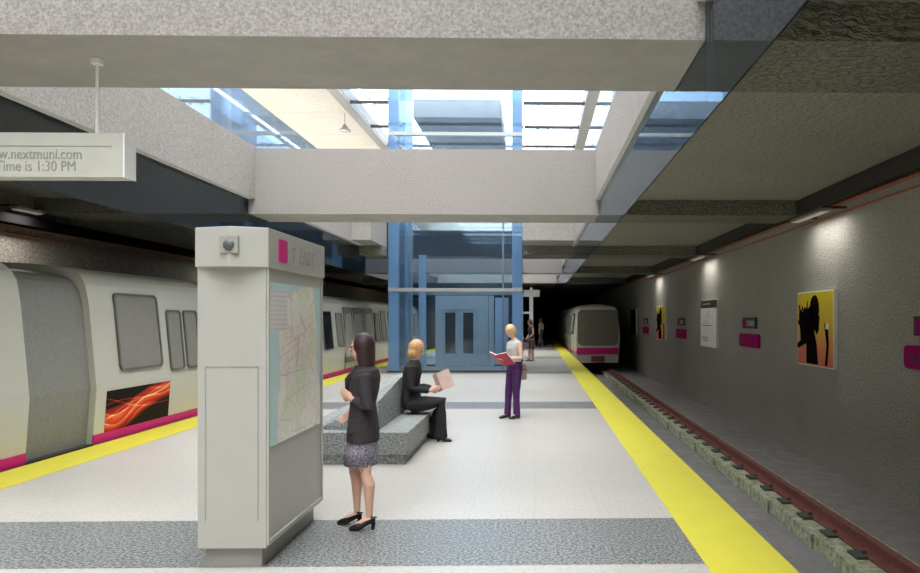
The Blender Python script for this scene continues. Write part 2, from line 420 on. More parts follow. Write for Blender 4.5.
# concourse above: walls, ceiling around the skylight
SX0, SX1 = -6.24, 1.70
CXL, CXR = -11.0, 6.6
YC = 46
struct(MB().box(CXL-.3, CXL, Y0, YC, ZT, ZC).build('wall_concourse_left', M['cream']))
struct(MB().box(CXR, CXR+.3, Y0, YC, ZT, ZC).build('wall_concourse_right', M['cream']))
struct(MB().box(CXL-.3, CXR+.3, YC, YC+.3, ZT, ZC+.3).build('wall_concourse_far', M['cream']))
struct(MB().box(CXL-.3, CXL+.9, Y0, YC, ZT, ZT+.02).build('trim_3', M['dark']))
JY = [24.9-2.977*k for k in range(-7, 13)]
def ceil_panels(x0, x1):
    b = MB(); ys = sorted([y for y in JY if Y0 < y < YC]+[Y0, YC])
    for a, c in zip(ys, ys[1:]): b.box(x0, x1, a+.012, c-.012, ZC, ZC+.12)
    b.box(x0, x1, Y0, YC, ZC+.03, ZC+.3)
    return struct(b.build('ceiling_concourse', M['cream']))
ceil_panels(CXL, SX0-.33); ceil_panels(SX1+.41, CXR)
struct(MB().box(SX0-.33, SX0, Y0, YC, ZC-.05, ZC+.45).build('trim_4', M['kioskd']))
struct(MB().box(SX1, SX1+.41, Y0, YC, ZC-.05, ZC+.45).build('trim_5', M['kioskd']))
# skylight glazing with cross bars, cut around the lift tower
b = MB(); g = []
SJ = sorted([23.8+2.977*k for k in range(-13, 8)])
SJ = [y for y in SJ if Y0 < y < YC]
for y in SJ:
    segs = [(SX0, SX1)] if not (EY0-.1 < y < 29.4) else [(SX0, EX0-.03), (EX1+.03, SX1)]
    for a, c in segs: b.box(a, c, y-.03, y+.03, ZC-.02, ZC+.08)
wb = b
b = MB()
for a, c in zip([Y0]+SJ, SJ+[YC]):
    for x0, x1 in ((SX0, EX0-.03), (EX0-.03, EX1+.03), (EX1+.03, SX1)):
        if x0 > EX0-.1 and x1 < EX1+.1 and not (c < EY0+.3 or a > 29.2): continue
        b.box(x0, x1, a+.03, c-.03, ZC+.06, ZC+.075)
w1 = struct(b.build('window_1', M['g_sky'])); wb.build('window_frame', M['dark'], w1)
b = MB()
for y in SJ:
    for x in (-5.5, -4.9, .1, .5, 1.4):
        for s in (-.35, .35): b.box(x-.03, x+.03, y+s-.03, y+s+.03, ZC+.03, ZC+.06)
b.build('glass_clamps', M['dark'], w1)
# guard glass on the opening's edge, hanging baffle glass under it
for k, (x, nm) in enumerate(((IL-.03, 'left'), (IR+.03, 'right'))):
    r = empty('glass_railing', (x, Y0, ZT+.03), 'clear blue glass railing along the '+nm+' edge of the upper concourse opening', 'railing'); y = .3
    while y < YE-Y0:
        MB().box(-.008, .008, y+.01, y+2.2225, 0, .97).build('glass_panel', M['g_guard'], r); y += 2.2325
for x, s in ((GL-.007, -1), (GR+.007, 1)):
    r = empty('glass_baffle', (x, Y0, 3.30), 'smoky blue glass baffle hanging below the '+('left' if s < 0 else 'right')+' side of the ceiling opening', 'glass screen'); ys = [Y0]+[v for y in BEAMS for v in (y, y+STRIPEW)]+[YE+2]
    y = Y0+.1
    prof = []
    for a, c in zip(ys, ys[1:]):
        top = ZS
        for yy in BEAMS:
            if abs(a-yy) < .01: top = ZB-.006
        MB().box(-.006, .006, a+.003-Y0, c-.003-Y0, 0, top-.005-3.30).build('glass_panel', M['g_baffle'], r)
# ceiling light line and pendant on the concourse
MB()
b = MB(); b2 = MB(); ys = sorted([y for y in JY if Y0 < y < YC])
ln = empty('linear_light', (-10.04, 20, ZC-.03), 'long white recessed light line in the upper left ceiling behind blue guard glass', 'ceiling light')
for a, c in zip(ys, ys[1:]):
    if a < 10: continue
    b.box(-.05, .05, a+.25-20, c-.25-20, -.03, .02)
b2.box(-.07, .07, 10-20, YC-22, .0, .028)
b.build('tube', M['lamp'], ln); b2.build('housing', M['white'], ln)
pn = empty('pendant_lamp', (-6.75, 25.0, ZC), 'small grey pendant lamp hanging from the sunlit cream upper ceiling', 'lamp')
MB().tube([(0,0,0),(0,0,-.42)], .012).build('rod', M['steel'], pn)
MB().loft([[(r*math.cos(a*.5236), r*math.sin(a*.5236), z) for a in range(12)] for r, z in ((.05,-.4),(.10,-.5),(.22,-.62),(.2,-.63))]).build('lamp_shade', M['steel'], pn, smooth=True)

def fill_uplight(x, e, label):  # unseen strips added to brighten the upper ceiling
    r = empty('fill_uplight', (x, 16, ZT+.02), label, 'added fill light')
    MB().box(-.15, .15, -22, 22, 0, .12).build('housing', M['white'], r)
    L = bpy.data.lights.new('fill_lamp', 'AREA'); L.shape = 'RECTANGLE'; L.size = .25; L.size_y = 43; L.energy = e; L.color = (1,.985,.95)
    lo = bpy.data.objects.new('fill_lamp', L); C.objects.link(lo); lo.parent = r; lo.location = (0,0,.13); lo.rotation_euler = (math.pi,0,0)
fill_uplight(-8.6, 1050, 'added unseen fill light brightening the cream upper ceiling, left of the opening')
fill_uplight(4.2, 700, 'added unseen fill light on the upper concourse, right of the opening')
# concrete headhouse over the shaft
# ================================================================== LIFT TOWER
el = empty('glass_elevator', ((EX0+EX1)/2, EY0, 0), 'tall blue glass lift tower rising from platform through the skylight', 'elevator')
cx = (EX0+EX1)/2; EW = (EX1-EX0)/2; ED = EY1-EY0; EZ = 10.6
for x in (-1, 1):
    for y in (0, ED):
        wd = .34 if y == 0 else .26
        xx = x*(EW-wd/2)
        MB().box(xx-wd/2, xx+wd/2, y+.02, y+.2 if y == 0 else y-.02 if False else y+.2, 0, EZ).build('post', M['bluesteel'], el) if y == 0 else \
        MB().box(xx-wd/2, xx+wd/2, y-.22, y-.02, 0, EZ).build('post', M['bluesteel'], el)
def pane(x0, x1, y0, y1, z0, z1): return MB().box(x0, x1, y0, y1, z0, z1).build('glass_pane', M['g_lift'], el)
for z0, z1 in ((.06, 2.72), (2.86, 7.97), (8.11, EZ)):
    pane(-EW, EW, -.005, .01, z0, z1)
    pane(-EW+.3, EW-.3, ED-.01, ED+.005, z0, z1)
    pane(-EW-.005, -EW+.005, .02, ED-.02, z0, z1); pane(EW-.005, EW+.005, .02, ED-.02, z0, z1)
for z in (2.79, 8.04):
    bb = MB().box(-EW, EW, -.03, .12, z-.07, z+.05)
    bb.box(-EW, EW, ED-.12, ED, z-.07, z+.05); bb.box(-EW, -EW+.1, .12, ED-.12, z-.07, z+.05); bb.box(EW-.1, EW, .12, ED-.12, z-.07, z+.05)
    bb.build('transom', M['steel'], el)
MB().box(-EW-.02, EW+.02, -.04, .1, 0, .06).build('base_rail', M['dark'], el); MB().box(-EW, EW, ED-.1, ED, 0, .06).build('base_rail', M['dark'], el)
MB().box(-4.25-cx, -1.2-cx, 24.5-EY0, 29.3-EY0, 8.84, 9.45).build('machine_house', M['concrete'], el)
# guide rails in the shaft
for x in (-1.75, 1.55):
    MB().box(x-.03, x+.03, 1.2, 1.3, .0, 7.0).build('guide_rail', M['steel'], el)
# portal with doors at the back
p0, p1 = -3.74-cx, -1.75-cx; dy = ED-.55
fr = MB().box(p0, p0+.22, dy, dy+.25, 0, 2.68).box(p1-.42, p1, dy, dy+.25, 0, 2.68).box(p0+.22, p1-.42, dy, dy+.25, 2.15, 2.68)
fr.build('portal', M['bluegrey'], el)
for k in range(2):
    a = p0+.22+k*.675; c = a+.665
    d = MB().box(a, a+.14, dy+.06, dy+.12, .02, 2.14).box(c-.14, c, dy+.06, dy+.12, .02, 2.14).box(a+.14, c-.14, dy+.06, dy+.12, .02, .5).box(a+.14, c-.14, dy+.06, dy+.12, 2.04, 2.14).build('sliding_door', M['bluegrey'], el)
    MB().box(a+.14, c-.14, dy+.08, dy+.10, .5, 2.04).build('door_glass', M['panedark'], d)
MB().box(p0-.62, p0-.36, dy, dy+.2, 0, 4.2).build('inner_post', M['bluesteel'], el)
MB().box(p1+.25, p1+.75, dy, dy+.1, .1, 2.6).build('side_panel', M['bluesteel'], el)
MB().box(p1+.02, p1+.2, dy, dy+.2, 0, 2.68).build('inner_post', M['bluegrey'], el)

# ================================================================== TRACKS
def rail(x, label, clips=True):
    r = empty('track_rail', (x, 0, -.95), label, 'rail')
    prof = [(-.14,0),(.14,0),(.14,.025),(.03,.05),(.02,.12),(.05,.13),(.05,.17),(-.05,.17),(-.05,.13),(-.02,.12),(-.03,.05),(-.14,.025)]
    MB().prism(prof, Y0, 63.9, 'y').build('rail_profile', M['rust'], r)
    if clips:
        b0 = None
        for k in range(96):
            y = 4.85+.8*k
            if y > 63: break
            if b0 is None:
                b0 = MB().box(-.27, .27, -.13, .13, -.002, .03).build('base_plate', M['plate'], r); b0.location = (0, y, 0)
                [MB().tube([(q*.13,0,.0),(q*.13,0,.07)], .03, 8).build('clip_bolt', M['rust'], b0) for q in (-1, 1)]
            else:
                c = copy_tree(b0, r); c.location = (0, y, 0)
    return r
def plinth(x0, x1):
    b = MB(); y = Y0; i = 0
    while y < 63.5:
        L = .36+.1*((i*7) % 3)/2
        j = .012*((i*5) % 4-1.5)
        b.box(x0+j, x1, y, y+L-.012, -1.15, -.955+.006*((i*3) % 3)); y += L; i += 1
    return struct(b.build('floor_rail_plinth', M['plinth']))
plinth(3.56, 4.3)
struct(MB().box(2.2, 2.8, Y0, 63.9, -1.15, -.95).build('floor_rail_plinth', M['plinth']))
rail(3.95, 'rusty far running rail with bolted plates beside the right trackside walkway')
rail(2.62, 'rusty near running rail close under the right platform edge', False)
for x in (-8.32, -6.9):
    struct(MB().box(x-.35, x+.35, Y0, 63.9, -1.15, -.95).build('floor_rail_plinth', M['plinth']))
    rail(x, 'rusty running rail under the left train, '+('nearer the outer wall' if x < -8 else 'nearer the platform'), False)
# wall cable trays and conduits
tag(MB().box(5.3, WR-.006, Y0+.1, 63.8, 3.9, 4.19).build('cable_tray', M['dark']), 'dark cable tray under the ceiling along the right tunnel wall', 'cable tray')
tag(MB().tube([(5.44,Y0,3.86),(5.44,63.9,3.86)], .03, 8).build('conduit', M['conduit']), 'upper orange conduit running below the right cable tray', 'conduit', None)
tag(MB().tube([(5.47,Y0,3.70),(5.47,63.9,3.70)], .02, 8).build('conduit', M['conduit']), 'lower orange conduit on right wall at lamp height', 'conduit')
tag(MB().box(WL+.004, WL+.3, Y0, 63.9, 3.57, 3.74).build('cable_tray', M['black']), 'black cable tray along the left tunnel wall above the train', 'cable tray')
tag(MB().tube([(WL+.06,Y0,3.55),(WL+.06,63.9,3.55)], .018, 8).build('conduit', M['conduit']), 'thin orange conduit directly below the left black cable tray', 'conduit')
tag(MB().tube([(WL+.04,Y0,3.40),(WL+.04,63.9,3.40)], .015, 8).build('conduit', M['conduit']), 'thin orange conduit on left wall, the lower of two above the train', 'conduit')
# trackside lamps
def wall_lamp(x, y, s, label, z=3.80, hl=.75, pw=22):
    r = empty('wall_lamp', (x, y, z), label, 'wall lamp', 'trackside wall lamps')
    MB().box(-.08, .08, -hl, hl, 0, .05).build('housing', M['steel'], r)
    MB().box(-.06, .06, -hl+.04, hl-.04, -.02, 0).build('diffuser', M['lampdim'], r)
    for e in (-hl+.1, hl-.1): MB().box(-.02 if s < 0 else WL-x, WR-x if s < 0 else .02, e-.02, e+.02, .05, .09).build('bracket', M['dark'], r)
    L = bpy.data.lights.new('lamp_light', 'AREA'); L.shape = 'RECTANGLE'; L.size = .2; L.size_y = 2*hl-.1; L.energy = pw; L.color = (1,.97,.9)
    lo = bpy.data.objects.new('lamp_light', L); C.objects.link(lo); lo.parent = r; lo.location = (0,0,-.04)
    return r
M['lampdim'] = emit('lamp diffuser', (215,205,190), .12)
for k, y in enumerate((3.95, 12.9, 21.85, 30.8)):
    wall_lamp(5.10, y, -1, ['lit strip lamp on right wall above the nearest sign, just out of view', 'lit strip lamp on right wall above the nearest yellow poster', 'lit strip lamp on right wall above the white notice', 'distant strip lamp on right wall above the far yellow poster'][k], z=3.70)
for k, y in enumerate((13.2, 22.1, 4.3)):  # last one is added out of view to brighten the left wall
    wall_lamp(-9.42, y, 1, ['strip lamp on left wall above the train, behind hanging sign', 'strip lamp on left wall over the far half of the near train', 'added strip lamp out of view, brightening the left wall near the grey train bellows'][k], hl=.35, pw=40)

# ================================================================== TRAINS
PROF = [(-.10,-.48),(-.06,0.0),(0,.80),(-.03,1.14),(-.11,2.0),(-.16,2.29),(-.22,2.40),(-.30,2.47),(-.42,2.52),(-.7,2.57),(-1.0,2.60)]
HW = 1.325
def ring(y, sx=1.0, top=1.0, zb=None, inset=0):
    pts = []
    for o, z in PROF:
        zz = z if z < 2.0 else 2.0+(z-2.0)*top
        pts.append(((HW+o-inset)*sx, y, zz-(inset if z > 2.2 else 0)))
    r = pts+[(0, y, 2.0+.61*top-inset)]+[(-p[0], y, p[2]) for p in reversed(pts)]
    return r
def side_o(z):
    for (o0, z0), (o1, z1) in zip(PROF, PROF[1:]):
        if z0 <= z <= z1: return o0+(o1-o0)*(z-z0)/(z1-z0)
    return 0
def side_panel(y0, y1, z0, z1, r, off, sgn):
    """rounded rectangle following the body side; returns list of points"""
    pts = []
    for cx_, cz, a0 in ((y1-r, z1-r, 0), (y0+r, z1-r, 90), (y0+r, z0+r, 180), (y1-r, z0+r, 270)):
        for k in range(5):
            a = math.radians(a0+k*22.5); pts.append((cx_+r*math.cos(a), cz+r*math.sin(a)))
    return [(sgn*(HW+side_o(z)+off), y, z) for y, z in pts]
def window(car, y0, y1, z0, z1, sgn, dark=False, r=.09):
    A = side_panel(y0, y1, z0, z1, r, .002, sgn); B = side_panel(y0, y1, z0, z1, r, .034, sgn)
    Cc = side_panel(y0+.035, y1-.035, z0+.035, z1-.035, r*.8, .034, sgn); D = side_panel(y0+.035, y1-.035, z0+.035, z1-.035, r*.8, .017, sgn)
    f = MB().loft([A, B, Cc, D], False).build('window_frame', M['trim'], car)
    MB().add(D, [tuple(range(len(D)))]).build('pane', M['panedark' if dark else 'pane'], f)
    return f
def band(car, y0, y1, sgn, z0=0.0, z1=.135):
    b = MB()
    b.add([(sgn*(HW+side_o(z)+o), y, z) for y in (y0, y1) for z in (z0, z1) for o in (-.01, .012)], [(0,1,3,2),(4,6,7,5),(1,5,7,3),(0,2,6,4),(2,3,7,6),(0,4,5,1)])
    return b.build('stripe', M['pink'], car)
def body(car, secs, name='body_shell'):
    o = MB().loft([ring(*s) for s in secs]).build(name, M['train'], car); return o
def nose(L): return [(L, 1), ]
# left near train: local origin at (-7.6, y, 0); platform side is +x
c1 = empty('light_rail_train', (-7.6, 0, 0), 'near cream light rail train at left platform with wave advert and grey bellows', 'train')
body(c1, [(8.83-9,), (8.83,)]); body(c1, [(10.16,), (20.0,1,1), (20.35,.93,.93)])
bl = MB(); n = 24
bl.loft([ring(8.7+(10.3-8.7)*k/n, 1, 1, None, .09+.004*(k % 2)) for k in range(n+1)]); bl.build('bellows', M['bellows'], c1)
MB().box(-1.0, 1.28, 8.84, 10.15, -.1, .012).build('gangway_plate', M['dark'], c1)
MB().box(-1.1, 1.1, -.5, 19.8, -.75, -.5).build('underframe', M['under'], c1)
band(c1, -.27, 8.83, 1); band(c1, 10.16, 20.2, 1)
window(c1, 6.6, 8.05, 1.0, 2.2, 1)
window(c1, 10.74, 11.95, 1.01, 2.2, 1)
for a, c in ((12.2,12.68),(12.78,13.28),(13.75,14.25),(14.33,14.83)): window(c1, a, c, .91, 1.96, 1, r=.07)
for a in (15.3, 16.6, 17.9): window(c1, a, a+1.1, 1.01, 2.2, 1)
ad = MB(); ad.add([(HW+side_o(z)+o, y, z) for o in (-.01, .008) for y, z in ((10.36,.13),(12.14,.13),(12.14,.74),(10.36,.74))], [(0,1,2,3),(4,5,6,7),(0,1,5,4),(1,2,6,5),(2,3,7,6),(3,0,4,7)])
for i in range(len(ad.v)): x, y, z = ad.v[i]; ad.v[i] = (x, y-10.36, z-.13)
ad.build('advert_panel', M['advert'], c1, loc=(0, 10.41, .13))
# second left train
c2 = empty('light_rail_train', (-7.6, 20.75, 0), 'farther cream light rail train at left platform, behind the kiosk and lift', 'train')
body(c2, [(0,.93,.93), (.35,1,1), (17.4,1,1), (18.1,.9,.9)])
MB().box(-1.1, 1.1, .3, 17.5, -.75, -.5).build('underframe', M['under'], c2)
band(c2, .1, 17.6, 1)
window(c2, .25, 1.2, .86, 2.05, 1, True, .04)
window(c2, 1.7, 2.4, .93, 2.0, 1, r=.06)
for k, (a, c) in enumerate(((2.65,3.75),(3.95,5.15),(5.35,6.75))): window(c2, a, c, .35, 2.2, 1, r=.08)
window(c2, 7.0, 7.9, .93, 2.05, 1, r=.06); window(c2, 8.2, 9.1, .93, 2.15, 1, r=.06)
for a in (9.6, 10.8, 12.2, 13.4, 14.8, 16.0): window(c2, a, a+.95, .9, 2.1, 1, r=.06)
for y in (2.55, 5.25, 6.87): MB().box(HW-.02, HW+.006, y-.012, y+.012, .1, 2.0).build('door_seam', M['trim'], c2)
# right train
c3 = empty('light_rail_train', (3.27, 36.4, 0), 'grey light rail train approaching on the right track with magenta front band', 'train')
body(c3, [(0,.86,.72), (.12,.885,.8), (.5,.93,.9), (1.3,.98,.98), (2.2,1,1), (24,1,1)])
MB().box(-1.1, 1.1, .4, 23.5, -.78, -.5).build('underframe', M['under'], c3)
fw = (HW-.06)*.86
def fpanel(x0, x1, z0, z1, y0, y1, mat, name, r=.15, top=None):
    pts = []
    for cx_, cz, a0 in ((x1-r, z1-r, 0), (x0+r, z1-r, 90), (x0+r, z0+r, 180), (x1-r, z0+r, 270)):
        for k in range(5):
            a = math.radians(a0+k*22.5); pts.append((cx_+r*math.cos(a), cz+r*math.sin(a)))
    return MB().prism(pts, y0, y1, 'y').build(name, mat, c3)
fpanel(-1.05, 1.05, .42, 2.27, -.03, .01, M['trim'], 'windscreen_frame', .25)
fpanel(-1.0, 1.0, .47, 2.22, -.045, -.02, M['shield'], 'windscreen', .22)
MB().box(-fw, fw, -.03, .01, -.04, .30).build('front_stripe', M['pink'], c3)
MB().box(-.35, .35, -.12, .01, -.42, -.12).build('coupler_cover', M['rust'], c3)
MB().add([(-(HW+side_o(z)+o)*f_, y, z) for y, f_ in ((.02,.87),(1.3,.98)) for z in (0,.16) for o in (-.01,.015)], [(0,1,3,2),(4,6,7,5),(1,5,7,3),(0,2,6,4),(2,3,7,6),(0,4,5,1)]).build('side_stripe', M['pink'], c3)
band(c3, 1.3, 23.9, -1)
MB().add([(-(HW+side_o(z)+.012)*f_, y, z) for y, f_ in ((.6,.94),(1.6,.985)) for z in (1.0,2.08)], [(0,1,3,2)]).build('cab_window', M['panedark'], c3)
for a in (2.6, 3.7, 5.2, 6.4, 8.0, 9.4): window(c3, a, a+.9, .9, 2.0, -1, r=.06)
MB().box(-HW-.012, -HW+.02, 2.0, 2.05, .1, 2.0).build('door_seam', M['trim'], c3)

# ================================================================== WALL POSTERS AND SIGNS
WX = WR-.0
def poster(y0, y1, z0, z1, kind, label, group):
    r = empty('wall_poster', (WX, y0, z0), label, 'poster', group)
    L = y1-y0; Hh = z1-z0
    MB().box(-.07, 0, 0, L, 0, Hh).build('board', M['white'], r)
    if kind == 'yellow':
        MB().box(-.074, -.07, .03, L-.02, .02, Hh-.02).build('print', M['poster'], r)
        s = MB()
        def P(pts): s.prism([(L*(1-u), Hh*(1-v)) for u, v in pts], -.077, -.0741, 'x')
        # u runs from far (left in view) to near; v downwards
        P([(.05,.42),(.05,.30),(.12,.24),(.16,.28),(.22,.2),(.3,.24),(.36,.2),(.46,.28),(.5,.34),(.5,.55),(.56,.7),(.6,.97),(.27,.97),(.27,.7),(.02,.78),(.0,.72),(.1,.66),(.08,.5)])
        P([(.5+.13*math.sin(a), .24-.19*math.cos(a)) for a in [k*.4488 for k in range(14)]])
        P([(.48,.38),(.64,.32),(.62,.52),(.56,.58),(.5,.5)])
        P([(.76,.42),(.86,.5),(.88,.7),(.84,.97),(.78,.97),(.82,.7)])
        P([(.27,.24),(.29,.12),(.31,.12),(.31,.24)]); P([(.07,.32),(.04,.18),(.07,.17),(.11,.27)]); P([(.14,.26),(.13,.17),(.16,.2),(.19,.25)])
        P([(.36,.25),(.42,.16),(.46,.2),(.47,.3)]); P([(.05,.4),(.01,.38),(.02,.43),(.07,.46)])
        s.build('silhouette', M['black'], r)
        MB().box(-.0775, -.075, L*.13, L*.2, Hh*.5, Hh*.57).build('pale_highlight', M['white'], r)
    elif kind == 'white':
        MB().box(-.074, -.07, .0, L-.03, Hh*.84, Hh).build('header', M['dark'], r)
        h = MB()
        h.box(-.076, -.0741, L*.35, L*.85, Hh*.91, Hh*.94)
        h.build('header_text', M['pale'], r)
        t_ = MB()
        for k in range(3): t_.box(-.073, -.07, L*(.5-.04*k), L*.86, Hh*(.56-.03*k), Hh*(.565-.03*k))
        for k in range(3): t_.box(-.073, -.07, L*.5, L*(.9-.05*k), Hh*(.2-.035*k), Hh*(.215-.035*k))
        for k in range(4): t_.box(-.073, -.07, L*(.45+.07*k), L*(.455+.07*k), Hh*(.62), Hh*(.62+.05*(4-k)))
        t_.build('print', M['emboss'], r)
        MB().box(-.0735, -.07, L*.3, L*.86, Hh*.455, Hh*.47).build('red_line', M['pinkd'], r)
    else:
        MB().box(-.074, -.07, .05, L-.02, .02, Hh-.02).build('print', M['black'], r)
    return r
G = 'posters along the right tunnel wall'
poster(12.6, 14.36, .88, 2.34, 'yellow', 'nearest yellow and orange poster with black dancing silhouette on right wall', None)
poster(20.85, 22.85, .92, 2.38, 'white', 'white notice board with black header on right wall, between pink signs', None)
poster(29.1, 31.2, .90, 2.36, 'yellow', 'far small yellow poster with black silhouette, next before the dark poster', None)
poster(37.6, 39.6, .90, 2.36, 'dark', 'farthest black poster with pale edge, close to the approaching train', None)
def wall_sign(y, la, lb):
    r = empty('station_plate', (WX, y, 1.56), la, 'sign', 'small dark framed plates on the right wall')
    MB().box(-.05, 0, -.55, .55, 0, .28).build('frame', M['dark'], r, bevel=.01)
    MB().box(-.056, -.05, .22, .48, .04, .24).build('logo_square', M['pinkd'], r)
    MB().box(-.056, -.05, -.45, .2, .06, .2).build('text_field', M['kioskd'], r)
    Mx = Matrix.Translation((-.0575, .16, .085)) @ Matrix(((0,0,-1,0),(-1,0,0,0),(0,1,0,0),(0,0,0,1)))
    text_obj('lettering', 'BO', .13, M['dark'], r, Mx, .001)
    q = empty('name_sign', (WX, y, 1.08), lb, 'sign', 'magenta rounded name signs on the right wall')
    pts = []; rr = .09
    for cy, cz, a0 in ((.8-rr, .34-rr, 0), (-.8+rr, .34-rr, 90), (-.8+rr, rr, 180), (.8-rr, rr, 270)):
        for k in range(5):
            a = math.radians(a0+k*22.5); pts.append((cy+rr*math.cos(a), cz+rr*math.sin(a)))
    MB().prism(pts, -.06, 0, 'x').build('plate', M['pinkd'], q)
    Mx = Matrix.Translation((-.062, .66, .09)) @ Matrix(((0,0,-1,0),(-1,0,0,0),(0,1,0,0),(0,0,0,1)))
    text_obj('lettering', 'BO', .22, M['dark'], q, Mx, .001)
LA = ['dark framed plate at right picture edge, right of the nearest poster', 'dark framed plate between nearest yellow poster and white notice', 'dark framed plate between white notice and far yellow poster', 'dark framed plate left of far yellow poster, farthest along']
LB = ['magenta rounded sign at right picture edge with dark letters', 'magenta rounded sign between nearest yellow poster and white notice', 'magenta rounded sign between white notice and far yellow poster', 'tiny magenta rounded sign left of the far yellow poster']
for y, a, c in zip((9.42, 17.75, 26.1, 34.5), LA, LB): wall_sign(y, a, c)

# ================================================================== HANGING SIGN
hs = empty('hanging_sign', (-4.40, 5.70, 2.925), 'pale hanging next train sign with time, hung from the front beam', 'sign')
hx = 1.135
MB().box(-hx, hx, -.077, .077, 0, .35).build('sign_box', M['signw'], hs)
MB().box(hx, hx+.012, -.080, .080, -.002, .352).build('lit_end', M['white'], hs)  # whiter than the box: light on this end is put into the colour
MB().box(-hx+.1, hx-.09, -.080, -.076, .240, .246).build('rule_line', M['emboss'], hs)
for k, x in enumerate((-.885, .885)):
    rd = MB().tube([(x,0,.35),(x,0,ZB-2.925-.004)], .013, 8).build('rod', M['white'], hs)
    MB().box(x-.035, x+.035, -.035, .035, ZB-2.925-.05, ZB-2.925-.004).build('ceiling_fixing', M['white'], rd)
FM = Matrix(((1,0,0,0),(0,0,-1,0),(0,1,0,0),(0,0,0,1)))
text_obj('lettering', 'www.nextmuni.com', .118, M['emboss'], hs, Matrix.Translation((.815,-.079,.142)) @ FM, .002, 'RIGHT', .82)
text_obj('lettering', 'Time is 1:30 PM', .118, M['emboss'], hs, Matrix.Translation((.77,-.079,.046)) @ FM, .002, 'RIGHT', .82)

# ================================================================== KIOSK
KX0, KX1, KY0, KY1 = -2.42, -1.93, 5.07, 6.38
kc = ((KX0+KX1)/2, (KY0+KY1)/2)
ki = empty('information_kiosk', (kc[0], kc[1], 0), 'tall pale grey information kiosk with street map on its side', 'kiosk')
hw, hd = (KX1-KX0)/2, (KY1-KY0)/2
MB().box(-hw+.035, hw-.055, -hd+.06, hd-.06, 0, .15).build('plinth', M['kioskd'], ki)
bk = MB().box(-hw, hw, -hd, hd, .15, 2.2).build('cabinet', M['kiosk'], ki, bevel=.006)
hp = [(-hw-.012,-hd-.01),(.02,-hd-.10),(hw+.02,-hd-.01),(hw+.02,hd+.02),(-hw-.02,hd+.02)]
hd_ = MB().prism(hp, 2.17, 2.455, 'z').build('header', M['kiosk'], ki, bevel=.005)
MB().prism([(x*.97, y*.985) for x, y in hp], 2.2, 2.21, 'z').build('header_shadow_gap', M['kioskd'], ki)
# recessed front door panel
b = MB()
for x0, x1, z0, z1 in ((-.19,-.183,.35,1.46),(.183,.19,.35,1.46),(-.19,.19,1.455,1.462)): b.box(x0, x1, -hd-.004, -hd+.01, z0, z1)
b.build('door_seam', M['kioskd'], ki)
# camera dome in a small square recess
cm = MB().box(-.045, .085, -hd-.104, -hd-.06, 2.265, 2.385).build('camera_housing', M['kioskp'], ki)
MB().ell((.022, -hd-.106, 2.322), (.04,.02,.04)).build('dome', M['under2'], cm, smooth=True)
# map and lower side panel
X = hw
for x0, x1, y0, y1, z0, z1 in ((X,X+.014,-hd+.01,-hd+.03,.17,2.17),(X,X+.014,hd-.03,hd-.01,.17,2.17),(X,X+.014,-hd+.03,hd-.03,.17,.2)):
    MB().box(x0, x1, y0, y1, z0, z1).build('side_frame', M['kiosk'], ki)
mp = MB().box(0, .01, 0, 1.17, 0, 1.2).build('street_map', M['map'], ki, loc=(X, -hd+.06, .87))
rl = MB()
rr_ = random.Random(3)
def route(pts, w=.004, mi=0):
    for (a, b_) in zip(pts, pts[1:]):
        d = Vector((0, b_[0]-a[0], b_[1]-a[1])); n_ = Vector((0, -d.z, d.y)).normalized()*w
        A = Vector((.0115, a[0], a[1])); B = Vector((.0115, b_[0], b_[1]))
        rl.add([A-n_, A+n_, B+n_, B-n_], [(0,1,2,3)], mi)
for z0, s in ((.72,.12),(.66,.12),(.58,.14),(.82,.1)): route([(.2,z0-.02),(.5,z0+s*.4),(.8,z0+s),(1.0,z0+s*1.7)], .0025, 0)
for k in range(9):
    y = .3+.05*k; z = rr_.uniform(.1,.7); route([(y,z),(y+rr_.uniform(-.05,.1),z+rr_.uniform(.1,.3)),(y+rr_.uniform(-.05,.15),z+.4)], .003, k % 2)
route([(.2,.5),(.75,.52)], .003, 1); route([(.3,.3),(.9,.4)], .003, 1)
rl.build('route_lines', [plain('map red', (214,160,158), .5), plain('map grey', (170,168,176), .5)], mp)
# logo and pale lettering on the header side
lx = hw+.02
lg = MB().box(lx, lx+.006, -.47, -.29, 2.235, 2.39)
for k in range(5): lg.box(lx, lx+.006, -.465+k*.036, -.448+k*.036, 2.39, 2.398); lg.box(lx, lx+.006, -.465+k*.036, -.448+k*.036, 2.227, 2.235)
lg.build('logo_block', M['pink'], ki)
SMx = Matrix(((0,0,1,0),(1,0,0,0),(0,1,0,0),(0,0,0,1)))
text_obj('lettering', 'T EAST', .17, M['pale'], ki, Matrix.Translation((lx+.001, -.2, 2.245)) @ SMx, .003, 'LEFT', 1.1)

# ================================================================== BENCH
bx0, bx1, by0, by1 = -3.05, -1.57, 8.68, 12.3
be = empty('granite_bench', ((bx0+bx1)/2, (by0+by1)/2, 0), 'speckled grey granite block bench with sloping central backrest', 'bench')
ox, oy = (bx0+bx1)/2, (by0+by1)/2
s = MB().prism([(bx0-ox, by0-oy), (bx1-ox, by0-oy), (bx1-.0-ox, by1-oy), (bx0-ox, by1-oy)], .12, .40)
s.build('seat_block', M['granite'], be, bevel=.008)
MB().box(bx0+.04-ox, bx1-.04-ox, by0+.03-oy, by1-.03-oy, 0, .12).build('kick_base', M['granite'], be)
V = [(-2.78,8.95,.40),(-1.97,8.80,.40),(-1.97,12.2,.40),(-2.78,12.2,.40),(-1.97,8.86,.76),(-2.0,10.5,.93),(-2.0,12.2,.93),(-2.15,10.6,.93),(-2.15,12.2,.93)]
V = [(x-ox, y-oy, z) for x, y, z in V]
